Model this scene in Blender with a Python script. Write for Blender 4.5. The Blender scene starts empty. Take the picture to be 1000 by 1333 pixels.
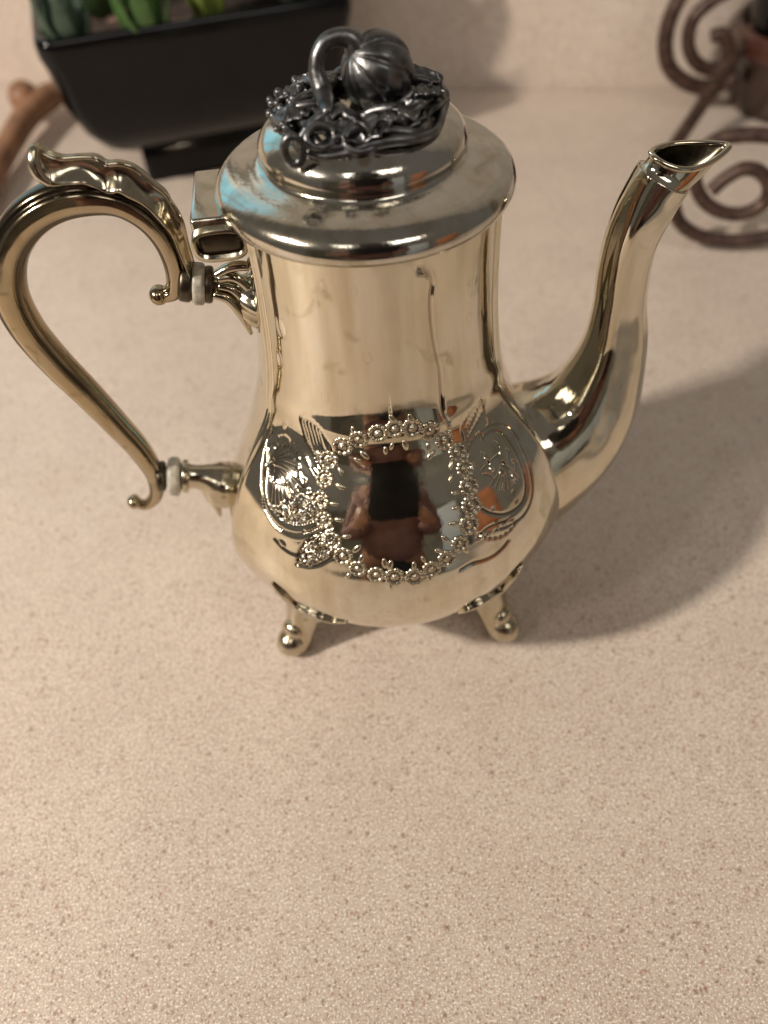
import bpy, bmesh, math, random
import numpy as np
from mathutils import Vector, Matrix, Euler, noise
random.seed(4)
rng = np.random.default_rng(4)
SC = bpy.context.scene
COL = SC.collection
R = math.radians

# ------------------------------------------------------------------ camera
PITCH, ROLL = R(50.04), R(-3.61)
CAM = np.array([-0.00306, -0.2175, 0.3])
FW = np.array([0, math.cos(PITCH), -math.sin(PITCH)])
_rt = np.array([1.0, 0, 0]); _up = np.cross(_rt, FW)
RT = _rt*math.cos(ROLL) + _up*math.sin(ROLL)
UP = -_rt*math.sin(ROLL) + _up*math.cos(ROLL)
cd = bpy.data.cameras.new('camera'); cam = bpy.data.objects.new('camera', cd); COL.objects.link(cam)
cam.matrix_world = Matrix(((RT[0], UP[0], -FW[0], CAM[0]), (RT[1], UP[1], -FW[1], CAM[1]), (RT[2], UP[2], -FW[2], CAM[2]), (0, 0, 0, 1)))
cd.sensor_fit = 'VERTICAL'; cd.sensor_height = 36; cd.lens = 36*1000/1333
cd.clip_start = 0.01; cd.clip_end = 50
cd.dof.use_dof = True; cd.dof.focus_distance = 0.235; cd.dof.aperture_fstop = 6.5
SC.camera = cam

# ------------------------------------------------------------------ world, lamps, exposure
w = bpy.data.worlds.new('World'); SC.world = w; w.use_nodes = True
w.node_tree.nodes['Background'].inputs[0].default_value = (0.25, 0.225, 0.20, 1)
w.node_tree.nodes['Background'].inputs[1].default_value = 0.5
SC.view_settings.view_transform = 'Standard'; SC.view_settings.look = 'None'
SC.view_settings.exposure = 0.0; SC.view_settings.gamma = 1
def area(name, loc, target, sx, sy, power, color):
    l = bpy.data.lights.new(name, 'AREA'); l.shape = 'RECTANGLE'; l.size = sx; l.size_y = sy
    l.energy = power; l.color = color
    o = bpy.data.objects.new(name, l); COL.objects.link(o); o.location = loc
    d = Vector(target) - Vector(loc); o.rotation_euler = d.to_track_quat('-Z', 'Y').to_euler()
    return o
AZ = R(20); D = 1.5; EL = R(41)
key = area('ceiling_lamp', (-D*math.cos(EL)*math.cos(AZ), -D*math.cos(EL)*math.sin(AZ), D*math.sin(EL)), (0, 0, .08), .075, .075, 22.5, (1.0, .90, .80))
area('ceiling_lamp_far', (-1.5, -1.0, 1.45), (0, 0, .08), .16, .16, 5, (1.0, .89, .78))
area('added_glare_panel', (0.15, -1.0, 1.5), (0, 0, .1), 1.5, .40, 9, (1.0, .94, .87))  # added unseen lamp, made wide for the broad glare on the lid
area('window_daylight', (.35, -2.3, 1.0), (0, 0, .1), .8, .6, 7.0, (.78, .90, 1.0))

# ------------------------------------------------------------------ helpers
def inp(b, **k):
    for n, v in k.items():
        b.inputs[n.replace('_', ' ')].default_value = v
def mat(name):
    m = bpy.data.materials.new(name); m.use_nodes = True
    nt = m.node_tree; return m, nt, nt.nodes['Principled BSDF']
def N(nt, t, **k):
    n = nt.nodes.new(t)
    for a, v in k.items():
        if a in n.inputs: n.inputs[a].default_value = v
        else: setattr(n, a, v)
    return n
def ramp(nt, fac, stops, interp='LINEAR'):
    r = nt.nodes.new('ShaderNodeValToRGB'); r.color_ramp.interpolation = interp
    e = r.color_ramp.elements
    while len(e) < len(stops): e.new(0.5)
    for q, (p, c) in zip(e, stops):
        q.position = p; q.color = c if len(c) == 4 else (*c, 1)
    nt.links.new(fac, r.inputs[0]); return r.outputs[0]
def g(v): return (v, v, v)
def mix(nt, fac, a, b, typ='MIX'):
    m = nt.nodes.new('ShaderNodeMix'); m.data_type = 'RGBA'; m.blend_type = typ
    for s, v in ((0, fac), (6, a), (7, b)):
        if hasattr(v, 'is_linked') or isinstance(v, bpy.types.NodeSocket): nt.links.new(v, m.inputs[s])
        else: m.inputs[s].default_value = v if s == 0 or len(v) == 4 else (*v, 1)
    return m.outputs[2]
def bump(nt, b, h, strength, dist, prev=None):
    n = nt.nodes.new('ShaderNodeBump'); n.inputs['Strength'].default_value = strength; n.inputs['Distance'].default_value = dist
    nt.links.new(h, n.inputs['Height'])
    if prev: nt.links.new(prev, n.inputs['Normal'])
    nt.links.new(n.outputs[0], b.inputs['Normal']); return n.outputs[0]

def link(name, me, m=None, parent=None, smooth=True):
    o = bpy.data.objects.new(name, me); COL.objects.link(o)
    if m: me.materials.append(m)
    if parent: o.parent = parent
    if smooth and len(me.polygons): me.polygons.foreach_set('use_smooth', [True]*len(me.polygons))
    return o
def tag(o, label=None, cat=None, group=None, kind=None):
    if label: o['label'] = label
    if cat: o['category'] = cat
    if group: o['group'] = group
    if kind: o['kind'] = kind
    return o
def empty(name, loc=(0, 0, 0), rot=(0, 0, 0)):
    o = bpy.data.objects.new(name, None); COL.objects.link(o); o.location = loc; o.rotation_euler = rot; o.empty_display_size = .02
    return o
def grid_mesh(name, V, closed_v=True, closed_u=False, cap=True, flip=False):
    """V: (nu, nv, 3) rows u, ring v"""
    nu, nv = V.shape[:2]
    me = bpy.data.meshes.new(name)
    iu = np.arange(nu if closed_u else nu-1); iv = np.arange(nv if closed_v else nv-1)
    A, B = np.meshgrid(iu, iv, indexing='ij'); A2 = (A+1) % nu; B2 = (B+1) % nv
    q = np.stack([A*nv+B, A*nv+B2, A2*nv+B2, A2*nv+B], -1).reshape(-1, 4)
    if flip: q = q[:, ::-1]
    faces = q.tolist(); verts = V.reshape(-1, 3)
    if cap and closed_v and not closed_u:
        a = list(range(nv)); b = [(nu-1)*nv+i for i in range(nv)]
        faces.append(a[::-1] if not flip else a); faces.append(b if not flip else b[::-1])
    me.from_pydata(verts.tolist(), [], faces); me.update()
    return me
def spline(pts, n):
    """Catmull-Rom through pts (k, d) -> (n, d)"""
    P = np.asarray(pts, float); k = len(P)
    if k == 2: return P[0]+(P[1]-P[0])*np.linspace(0, 1, n)[:, None]
    d = np.r_[0, np.cumsum(np.maximum(np.linalg.norm(np.diff(P[:, :3], axis=0), axis=1), 1e-9)**.5)]
    t = np.linspace(0, d[-1], n)
    m = np.gradient(P, d, axis=0)
    i = np.clip(np.searchsorted(d, t, side='right')-1, 0, k-2); h = (d[i+1]-d[i])[:, None]; s = ((t-d[i])/(d[i+1]-d[i]))[:, None]
    return (2*s**3-3*s**2+1)*P[i]+(s**3-2*s**2+s)*h*m[i]+(-2*s**3+3*s**2)*P[i+1]+(s**3-s**2)*h*m[i+1]
def sweep(name, pts, ra, rb, prof=None, n=80, nv=32, normal=(0, 1, 0), close_ends=True):
    """planar-ish sweep. pts (k,3); ra in-plane radii, rb radii along 'normal'. prof(phi, t)->multiplier"""
    k = len(pts)
    Q = np.c_[np.asarray(pts, float), np.broadcast_to(ra, k), np.broadcast_to(rb, k)]
    S = spline(Q, n); P = S[:, :3]; A = np.maximum(S[:, 3], 1e-5); B = np.maximum(S[:, 4], 1e-5)
    T = np.gradient(P, axis=0); T /= np.linalg.norm(T, axis=1)[:, None]
    nn = np.array(normal, float); nb = nn[None]-T*(T@nn)[:, None]; nb /= np.linalg.norm(nb, axis=1)[:, None]
    na = np.cross(nb, T)
    ph = np.linspace(0, 2*np.pi, nv, endpoint=False)
    tt = np.linspace(0, 1, n)
    mu = np.ones((n, nv)) if prof is None else prof(ph[None]+0*tt[:, None], tt[:, None]+0*ph[None])
    V = P[:, None]+na[:, None]*(A[:, None]*np.cos(ph)*mu)[..., None]+nb[:, None]*(B[:, None]*np.sin(ph)*mu)[..., None]
    return grid_mesh(name, V, flip=True)
def tube(name, pts, r, n=40, nv=10, taper=None):
    """free 3-D tube with parallel frames"""
    k = len(pts); Q = np.c_[np.asarray(pts, float), np.broadcast_to(r, k)]
    S = spline(Q, n); P = S[:, :3]; A = S[:, 3].copy()
    T = np.gradient(P, axis=0); T /= np.linalg.norm(T, axis=1)[:, None]+1e-12
    a = np.cross(T[0], (0.3, .2, 1)); a /= np.linalg.norm(a); na = []
    for i in range(n):
        a = a-T[i]*(a@T[i]); a /= np.linalg.norm(a); na.append(a)
    na = np.array(na); nb = np.cross(T, na); ph = np.linspace(0, 2*np.pi, nv, endpoint=False)
    V = P[:, None]+na[:, None]*(A[:, None]*np.cos(ph))[..., None]+nb[:, None]*(A[:, None]*np.sin(ph))[..., None]
    return grid_mesh(name, V)
def lathe(name, prof, nv=96, n=None, axis=None, wob=None):
    P = np.asarray(prof, float)
    if n: P = spline(np.c_[P, np.zeros(len(P))], n)[:, :2]
    ph = np.linspace(0, 2*np.pi, nv, endpoint=False)
    r = P[:, :1]*np.ones(nv)
    if wob is not None: r = r*wob(ph[None], P[:, 1:])
    V = np.stack([r*np.cos(ph), r*np.sin(ph), P[:, 1:]+0*r], -1)
    return grid_mesh(name, V)
def ball(name, r, sub=2, scale=(1, 1, 1)):
    bm = bmesh.new(); bmesh.ops.create_icosphere(bm, subdivisions=sub, radius=r)
    bmesh.ops.scale(bm, vec=scale, verts=bm.verts)
    me = bpy.data.meshes.new(name); bm.to_mesh(me); bm.free(); return me
def rbox(name, sx, sy, sz, bev=.002, seg=3, top=1.0):
    bm = bmesh.new(); bmesh.ops.create_cube(bm, size=1)
    for v in bm.verts:
        k = top if v.co.z > 0 else 1
        v.co = Vector((v.co.x*sx*k, v.co.y*sy*k, v.co.z*sz))
    if bev: bmesh.ops.bevel(bm, geom=bm.edges[:], offset=bev, segments=seg, affect='EDGES', profile=.5)
    me = bpy.data.meshes.new(name); bm.to_mesh(me); bm.free(); return me
def ray(px, py):
    """direction through a point of the 1000 x 1333 photograph, used to measure where things stand"""
    return FW+RT*(px-500)/1000+UP*(666.5-py)/1000
def on_plane(px, py, z=None, y=None):
    d = ray(px, py); t = (z-CAM[2])/d[2] if z is not None else (y-CAM[1])/d[1]
    return CAM+t*d

# ------------------------------------------------------------------ materials
def silver(name, base=(.75, .705, .595), rough=(.07, .2), stain=.5, dark=(.12, .09, .06), crev=False, seed=0., scale=1.0, scr=.035):
    m, nt, b = mat(name)
    tc = N(nt, 'ShaderNodeTexCoord'); mp = N(nt, 'ShaderNodeMapping'); mp.inputs['Location'].default_value = (seed, seed*.7, seed*.3)
    nt.links.new(tc.outputs['Object'], mp.inputs[0]); v = mp.outputs[0]
    def nz(sc, det=3, dis=0.0):
        n = N(nt, 'ShaderNodeTexNoise', Scale=sc*scale, Detail=det, Distortion=dis); nt.links.new(v, n.inputs['Vector']); return n.outputs[0]
    big = nz(28, 4, .4); fine = nz(260, 3); mid = nz(75, 5, 1.0)
    c = mix(nt, ramp(nt, big, [(.35, g(0)), (.68, g(1))]), base, tuple(x*y for x, y in zip(base, (.95, .90, .79))))
    sp = ramp(nt, mid, [(.60, g(0)), (.72, g(1))])
    st = N(nt, 'ShaderNodeMath', operation='MULTIPLY'); nt.links.new(sp, st.inputs[0]); st.inputs[1].default_value = stain
    c = mix(nt, st.outputs[0], c, tuple(x*.55 for x in base[:2])+(base[2]*.42,))
    ms = N(nt, 'ShaderNodeMapping'); ms.inputs['Scale'].default_value = (1, 1, .10); nt.links.new(v, ms.inputs[0])
    ns = N(nt, 'ShaderNodeTexNoise', Scale=130.0*scale, Detail=4.0); nt.links.new(ms.outputs[0], ns.inputs['Vector'])
    c = mix(nt, ramp(nt, ns.outputs[0], [(.48, g(0)), (.70, g(.75))]), c, tuple(x*y for x, y in zip(base, (.74, .68, .56))))
    # small round spots of tarnish
    vo = N(nt, 'ShaderNodeTexVoronoi', Scale=95*scale); vo.inputs['Randomness'].default_value = 1; nt.links.new(v, vo.inputs['Vector'])
    sep = N(nt, 'ShaderNodeSeparateColor'); nt.links.new(vo.outputs['Color'], sep.inputs[0])
    th = N(nt, 'ShaderNodeMath', operation='MULTIPLY'); nt.links.new(ramp(nt, vo.outputs['Distance'], [(.12, g(1)), (.22, g(0))]), th.inputs[0])
    nt.links.new(ramp(nt, sep.outputs[0], [(.80, g(0)), (.84, g(stain))]), th.inputs[1])
    c = mix(nt, th.outputs[0], c, (.36, .27, .16))
    if crev:
        at = N(nt, 'ShaderNodeAttribute', attribute_name='groove'); at.attribute_type = 'GEOMETRY'
        c = mix(nt, ramp(nt, at.outputs['Fac'], [(.15, g(0)), (.9, g(.85))]), c, dark)
    nt.links.new(c, b.inputs['Base Color'])
    rr = ramp(nt, mix(nt, .5, big, mid), [(.3, g(rough[0])), (.7, g(rough[1]))]); nt.links.new(rr, b.inputs['Roughness'])
    inp(b, Metallic=1.0)
    # fine polishing scratches
    m2 = N(nt, 'ShaderNodeMapping'); m2.inputs['Scale'].default_value = (1, 1, .06); m2.inputs['Rotation'].default_value = (.5, .25, 0); nt.links.new(tc.outputs['Object'], m2.inputs[0])
    n2 = N(nt, 'ShaderNodeTexNoise', Scale=900.0, Detail=2); nt.links.new(m2.outputs[0], n2.inputs['Vector'])
    p = bump(nt, b, n2.outputs[0], scr, .0004)
    bump(nt, b, nz(38, 2), .10, .004, p)
    return m
M_body = silver('silver_plate_body', crev=True, rough=(.04, .12), stain=.7)
M_lid = silver('silver_plate_lid', base=(.62, .60, .545), rough=(.05, .20), stain=.7, seed=3, scr=.10)
M_part = silver('silver_plate_fittings', base=(.58, .535, .43), rough=(.10, .24), stain=.9, seed=5, scale=1.6)
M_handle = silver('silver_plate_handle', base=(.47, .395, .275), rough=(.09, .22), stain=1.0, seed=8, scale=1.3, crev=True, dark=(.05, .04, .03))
M_spout = silver('silver_plate_spout', base=(.72, .675, .565), rough=(.05, .12), stain=.5, seed=11)
def plain(name, col, rough=.5, metal=0., coat=0., nscale=60, var=.25, bumpd=.0005, bs=.2, spec=.5):
    m, nt, b = mat(name); tc = N(nt, 'ShaderNodeTexCoord')
    n = N(nt, 'ShaderNodeTexNoise', Scale=float(nscale), Detail=5.0); nt.links.new(tc.outputs['Object'], n.inputs['Vector'])
    c = ramp(nt, n.outputs[0], [(.3, tuple(x*(1-var) for x in col)), (.7, tuple(min(1, x*(1+var)) for x in col))])
    nt.links.new(c, b.inputs['Base Color']); inp(b, Roughness=rough, Metallic=metal); b.inputs['Coat Weight'].default_value = coat
    b.inputs['Specular IOR Level'].default_value = spec
    bump(nt, b, n.outputs[0], bs, bumpd); return m
M_dark = plain('oxidised_silver', (.155, .155, .155), .34, 1., nscale=220, var=.6, bs=.45, bumpd=.0008)
M_darkmetal = plain('tarnished_collar', (.10, .085, .06), .35, 1., nscale=200)  # dark metal of the collars, hinge pin and cabinet handles
M_ivory = plain('bone_insulator', (.42, .39, .32), .4, 0, .1, nscale=420, var=.35)
M_black = plain('black_glaze', (.0025, .0025, .0028), .13, 0, .0, nscale=40, spec=.28, bs=.05)
M_iron = plain('brown_iron', (.075, .042, .030), .42, .35, nscale=160, var=.6, bs=.5, bumpd=.002)
M_brown = plain('brown_ceramic', (.035, .018, .012), .3, 0, .3, nscale=50)
M_wood = plain('reddish_wood', (.27, .135, .07), .5, nscale=60, var=.35)
M_leafg = plain('green_leaf', (.045, .10, .025), .45, nscale=60, var=.35)
M_leafd = plain('grey_green_leaf', (.04, .065, .042), .5, nscale=60, var=.3)
M_leafl = plain('lime_leaf', (.13, .17, .03), .45, nscale=60, var=.3)
M_soil = plain('potting_soil', (.035, .022, .015), .9, nscale=180, var=.6, bs=.8, bumpd=.004)

def laminate():
    m, nt, b = mat('speckled_laminate'); tc = N(nt, 'ShaderNodeTexCoord'); v = tc.outputs['Object']
    def nz(sc, det=2.0, rough=.5):
        n = N(nt, 'ShaderNodeTexNoise', Scale=float(sc), Detail=det, Roughness=rough); nt.links.new(v, n.inputs['Vector']); return n.outputs[0]
    c = mix(nt, ramp(nt, nz(22, 4), [(.35, g(0)), (.65, g(1))]), (.595, .490, .402), (.655, .553, .455))
    c = mix(nt, ramp(nt, nz(150, 5, .75), [(.36, g(.6)), (.5, g(0))]), c, (.50, .385, .315))
    c = mix(nt, ramp(nt, nz(900, 3, .8), [(.34, g(.85)), (.52, g(0))]), c, (.33, .25, .20))
    c = mix(nt, ramp(nt, nz(1250, 2, .7), [(.54, g(0)), (.64, g(.9))]), c, (.98, .92, .82))
    for sc, lo, hi, dot, col in ((480., .64, .76, .25, (.20, .115, .07)), (720., .62, .74, .28, (.22, .12, .08)), (300., .80, .90, .25, (.19, .105, .065)), (560., .84, .91, .27, (.38, .13, .085))):
        vo = N(nt, 'ShaderNodeTexVoronoi', Scale=sc); nt.links.new(v, vo.inputs['Vector'])
        sp = N(nt, 'ShaderNodeSeparateColor'); nt.links.new(vo.outputs['Color'], sp.inputs[0])
        mu = N(nt, 'ShaderNodeMath', operation='MULTIPLY')
        nt.links.new(ramp(nt, vo.outputs['Distance'], [(dot*.3, g(.72)), (dot*1.45, g(0))]), mu.inputs[0])
        nt.links.new(ramp(nt, sp.outputs[0], [(lo, g(0)), (hi, g(1))]), mu.inputs[1])
        c = mix(nt, mu.outputs[0], c, col)
    nt.links.new(c, b.inputs['Base Color']); nt.links.new(ramp(nt, nz(9, 5, .65), [(.3, g(.34)), (.7, g(.50))]), b.inputs['Roughness']); b.inputs['Specular IOR Level'].default_value = .35
    p = bump(nt, b, nz(1300, 3, .8), .28, .0004); return m
M_lam = laminate()

# ------------------------------------------------------------------ setting
def slab(name, pts, z0, z1, m, bev=.0):
    bm = bmesh.new(); vs = [bm.verts.new((x, y, z0)) for x, y in pts]; f = bm.faces.new(vs)
    r = bmesh.ops.extrude_face_region(bm, geom=[f]); bmesh.ops.translate(bm, vec=(0, 0, z1-z0), verts=[q for q in r['geom'] if isinstance(q, bmesh.types.BMVert)])
    bmesh.ops.recalc_face_normals(bm, faces=bm.faces)
    if bev: bmesh.ops.bevel(bm, geom=bm.edges[:], offset=bev, segments=3, affect='EDGES')
    me = bpy.data.meshes.new(name); bm.to_mesh(me); bm.free(); return link(name, me, m, smooth=False)
WY = lambda x: .560-.1690*x          # foot of the wall behind the counter
tag(slab('countertop', [(-1.3, -.345), (1.3, -.345), (1.3, WY(1.3)), (-1.3, WY(-1.3))], -.04, 0, M_lam, .003), kind='structure')
tag(slab('backsplash_wall', [(-1.3, WY(-1.3)+.0005), (1.3, WY(1.3)+.0005), (1.3, WY(1.3)+.02), (-1.3, WY(-1.3)+.02)], -.04, .15, M_lam), kind='structure')
UW = slab('upper_wall', [(-1.3, WY(-1.3)+.003), (1.3, WY(1.3)+.003), (1.3, WY(1.3)+.03), (-1.3, WY(-1.3)+.03)], .15, 1.5, plain('upper_wall_paint', (.34, .31, .27), .7, nscale=6, var=.12)); tag(UW, kind='structure')
def window():
    W = empty('kitchen_window', (-.62, WY(-.62), .62), (0, 0, math.atan2(-.169, 1))); tag(W, 'blue-lit kitchen window with slatted blind above the backsplash, mirrored in the lid', 'window')
    gm, nt, b = mat('blue_daylight_pane'); e = nt.nodes['Principled BSDF']; e.inputs['Base Color'].default_value = (.02, .03, .04, 1); e.inputs['Emission Color'].default_value = (.28, .66, .84, 1); e.inputs['Emission Strength'].default_value = 1.25
    fm = plain('white_window_frame', (.55, .58, .6), .4, nscale=20, var=.05)
    for sx in (-1, 1):
        for sz in (-1, 1):
            link('pane', rbox('pane', .27, .004, .30, 0), gm, W, smooth=False).location = (sx*.15, -.006, sz*.17)
    for x, z, a, b_ in ((0, 0, .03, .68), (-.31, 0, .04, .72), (.31, 0, .04, .72)): link('frame_post', rbox('frame_post', a, .03, b_, .003), fm, W, smooth=False).location = (x, -.016, z)
    for z in (-.34, 0, .34): link('frame_rail', rbox('frame_rail', .582, .026, .03, .003), fm, W, smooth=False).location = (0, -.014, z)
    sl = rbox('blind_slat', .57, .016, .0035, 0); sl.materials.append(fm)
    for k in range(16):
        o = bpy.data.objects.new('blind_slat', sl); COL.objects.link(o); o.parent = W; o.location = (0, -.045, .31-.024*k); o.rotation_euler = (R(35), 0, 0)
window()

tag(slab('floor', [(-2.5, -3.0), (2.5, -3.0), (2.5, .5), (-2.5, .5)], -.95, -.90, plain('floor_tile', (.12, .09, .07), .4, nscale=8)), kind='structure')
tag(slab('room_wall', [(-2.5, -2.7), (2.5, -2.7), (2.5, -2.6), (-2.5, -2.6)], -.9, 1.6, plain('wall_paint', (.42, .40, .33), .8, nscale=3)), kind='structure')
def cupboard(name, x, y, wx, wy, z1, m, label, cat, rz):
    root = empty(name, (x, y, -.9), (0, 0, rz)); tag(root, label, cat)
    link('carcass', rbox('carcass', wx, wy, z1+.9, .004), m, root, smooth=False).location = (0, 0, (z1+.9)/2)
    for i, (a, b) in enumerate(((.03, .55), (.57, .97))):
        d = link('door', rbox('door', wx*.94, .02, (z1+.9)*(b-a), .006), m, root, smooth=False); d.location = (0, wy/2+.011, (z1+.9)*(a+b)/2)
        h = link('handle', rbox('handle', .012, .02, .14, .004), M_darkmetal, d); h.location = (wx*.38, .022, 0)
cupboard('pale_cabinet', .95, -1.45, .36, .5, .75, plain('pale_blue_paint', (.55, .62, .68), .4, nscale=5, var=.05), 'tall pale blue-white cabinet mirrored in the right of the belly', 'cabinet', R(25))
cupboard('orange_wood_cabinet', 1.35, -.95, .42, .5, .55, plain('orange_wood', (.50, .20, .09), .45, nscale=9), 'orange-brown wooden cabinet mirrored at the right edge of the wreath', 'cabinet', R(50))

# ------------------------------------------------------------------ the coffee pot
POT = empty('coffee_pot', (0, 0, 0), (0, R(-.5), R(4.0)))
tag(POT, 'silver-plated coffee pot with engraved belly, melon finial and long curved spout', 'coffee pot')
bpy.context.view_layer.update()
PM = np.array(Matrix.Rotation(R(4.0), 4, 'Z') @ Matrix.Rotation(R(-.5), 4, 'Y'))[:3, :3]
def PL(px, py, y=0.0):
    """photo point -> pot coordinates on the pot's own plane y = const"""
    c = CAM @ PM; d = ray(px, py) @ PM; t = (y-c[1])/d[1]; return c+t*d
SIDE = np.array([[0.0262, 0.0], [0.0265, .022], [0.028, 0.0370], [0.036, 0.0525], [0.044, 0.0605], [0.052, 0.0652], [0.06, 0.0668], [0.068, 0.0655], [0.076, 0.0622], [0.084, 0.0585], [0.092, 0.0548], [0.1, 0.0517], [0.108, 0.0488], [0.116, 0.0460], [0.124, 0.0437], [0.135, 0.0418], [0.15, 0.0402], [0.17, .0391], [0.192, 0.0391]])
FRONT = np.array([[0.0262, 0.0], [0.0265, .022], [0.028, 0.036], [0.036, 0.0525], [.045, .0615], [.05, .0645], [.055, .0670], [.06, .0690], [.065, .0705], [.07, .0715], [.075, .0717], [.08, .0711], [.085, .0699], [.09, .0681], [.095, .0662], [.1, .0638], [.105, .0607], [.11, .0568], [.115, .0522], [.12, .0475], [.125, .0447], [.13, .0436], [.135, .0420], [.14, .0411], [.145, .0405], [.15, .0400], [.16, .0394], [.17, .0391], [.192, .0391]])
zf = np.linspace(.0262, .192, 1200)
def herm(T):
    m = np.gradient(T[:, 1], T[:, 0]); m[0] = m[1] = (T[2, 1]-T[1, 1])/(T[2, 0]-T[1, 0])*.6
    x = T[:, 0]; i = np.clip(np.searchsorted(x, zf, side='right')-1, 0, len(x)-2); h = x[i+1]-x[i]; s = (zf-x[i])/h
    r = (2*s**3-3*s**2+1)*T[i, 1]+(s**3-2*s**2+s)*h*m[i]+(-2*s**3+3*s**2)*T[i+1, 1]+(s**3-s**2)*h*m[i+1]
    return np.where(zf < T[2, 0], np.interp(zf, x, T[:, 1]), r)
RS, RF = herm(SIDE), herm(FRONT)
def smooth_(x): x = np.clip(x, 0, 1); return x*x*(3-2*x)
PAN = 65.0
def body_r(z, az):
    """az in radians, 0 = front of the pot (towards -y), positive towards the spout"""
    a = np.abs((np.degrees(az)+180) % 360-180); bk = a > 90; a = np.minimum(a, 180-a)
    wgt = smooth_((PAN+9-a)/16)*np.where(bk, 0., 1.)
    rs, rf = np.interp(z, zf, RS), np.interp(z, zf, RF)
    r = rs+wgt*(rf-rs)
    d = np.radians(a-PAN)*r
    amp = smooth_((z-.045)/.02)
    r = r+amp*.0008*(np.exp(-((d-.0012)/.0007)**2)+np.exp(-((d+.0012)/.0007)**2)-.5*np.exp(-(d/.0005)**2))
    return r
def body_hit(px, py):
    c = CAM @ PM; d = ray(px, py) @ PM; t = np.linspace(.10, .34, 1201)
    P = c+t[:, None]*d; rr = np.hypot(P[:, 0], P[:, 1]); az = np.arctan2(P[:, 0], -P[:, 1])
    f = rr-body_r(np.clip(P[:, 2], .0262, .192), az); f[(P[:, 2] < .027) | (P[:, 2] > .191)] = 1
    k = np.argmax(f < 0)
    if f[k] >= 0: return None
    u = f[k-1]/(f[k-1]-f[k]) if k else 0; P0 = P[k-1]*(1-u)+P[k]*u
    return math.atan2(P0[0], -P0[1]), P0[2]
# arc length along the front profile turns (az, z) into a nearly flat chart
ds = np.hypot(np.diff(zf), np.diff(RF)); SF = np.r_[0, np.cumsum(ds)]
def chart(az, z): return az*.062, np.interp(z, zf, SF)

azs = np.radians(np.r_[np.linspace(-180, -85, 130, endpoint=False), np.linspace(-85, 85, 900, endpoint=False), np.linspace(85, 180, 130, endpoint=False)])
smax = SF[-1]; sv = np.r_[np.linspace(0, .055, 60, endpoint=False), np.linspace(.055, .150, 430, endpoint=False), np.linspace(.150, smax, 90)]
zs = np.interp(sv, SF, zf)
ZZ, AA = np.meshgrid(zs, azs, indexing='ij')
RR = body_r(ZZ, AA); UU, VV = AA*.062, np.interp(ZZ, zf, SF)
H = np.zeros_like(RR); G = np.zeros_like(RR)
def stroke(pts, wd=.0005, dp=.00025, beads=0, ridge=False):
    q = [body_hit(*p) for p in pts]; q = [chart(*a) for a in q if a]
    if len(q) < 2: return
    Q = np.array(q); n = max(8, int(np.linalg.norm(np.diff(Q, axis=0), axis=1).sum()/.0008)); Q = spline(np.c_[Q, np.zeros(len(Q))], n)[:, :2]
    lo, hi = Q.min(0)-wd*4, Q.max(0)+wd*4
    ci = np.where((azs*.062 > lo[0]) & (azs*.062 < hi[0]))[0]; ri = np.where((sv > lo[1]) & (sv < hi[1]))[0]
    if not len(ci) or not len(ri): return
    sl = np.ix_(ri, ci); X, Y = UU[sl], VV[sl]; best = np.full(X.shape, 1e9); arc = np.zeros(X.shape); s0 = 0
    for a, b in zip(Q[:-1], Q[1:]):
        ab = b-a; L = ab@ab+1e-16; t = np.clip(((X-a[0])*ab[0]+(Y-a[1])*ab[1])/L, 0, 1)
        dd = np.hypot(X-a[0]-t*ab[0], Y-a[1]-t*ab[1]); m = dd < best; best[m] = dd[m]; arc[m] = (s0+t*math.sqrt(L))[m]; s0 += math.sqrt(L)
    k = np.exp(-(best/wd)**2)
    if beads: k = k*(.35+.65*np.sin(arc/beads*np.pi)**2)
    H[sl] += (dp if ridge else -dp)*k
    if not ridge: G[sl] = np.maximum(G[sl], k*min(1, dp/.0002))
    else: G[sl] = np.maximum(G[sl], np.exp(-((best-wd*1.6)/(wd*.5))**2)*.6)
def dome(px, py, rad, hgt):
    h = body_hit(px, py)
    if not h: return
    c = chart(*h); d = np.hypot(UU-c[0], VV-c[1])/rad; m = d < 1
    H[m] += hgt*(1-d[m]**2); e = np.abs(d-1) < .25; G[e] = np.maximum(G[e], .8*(1-np.abs(d[e]-1)/.25))
def stipple(poly, amp=.00022, n=500, rad=.0007):
    poly = np.array(poly, float); lo, hi = poly.min(0), poly.max(0); c = 0
    while c < n:
        p = lo+rng.random(2)*(hi-lo); ins = False; j = len(poly)-1
        for i in range(len(poly)):
            if (poly[i, 1] > p[1]) != (poly[j, 1] > p[1]) and p[0] < (poly[j, 0]-poly[i, 0])*(p[1]-poly[i, 1])/(poly[j, 1]-poly[i, 1])+poly[i, 0]: ins = not ins
            j = i
        c += 1
        if not ins: continue
        h = body_hit(*p)
        if not h: continue
        u, v = chart(*h); i0, i1 = np.searchsorted(azs*.062, [u-rad, u+rad]); j0, j1 = np.searchsorted(sv, [v-rad, v+rad])
        d = np.hypot(UU[j0:j1, i0:i1]-u, VV[j0:j1, i0:i1]-v)/rad; k = np.clip(1-d*d, 0, 1)
        H[j0:j1, i0:i1] += amp*k*rng.choice([-1, 1], p=[.35, .65]); G[j0:j1, i0:i1] = np.maximum(G[j0:j1, i0:i1], .55*(rng.random() < .4)*k)
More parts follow.
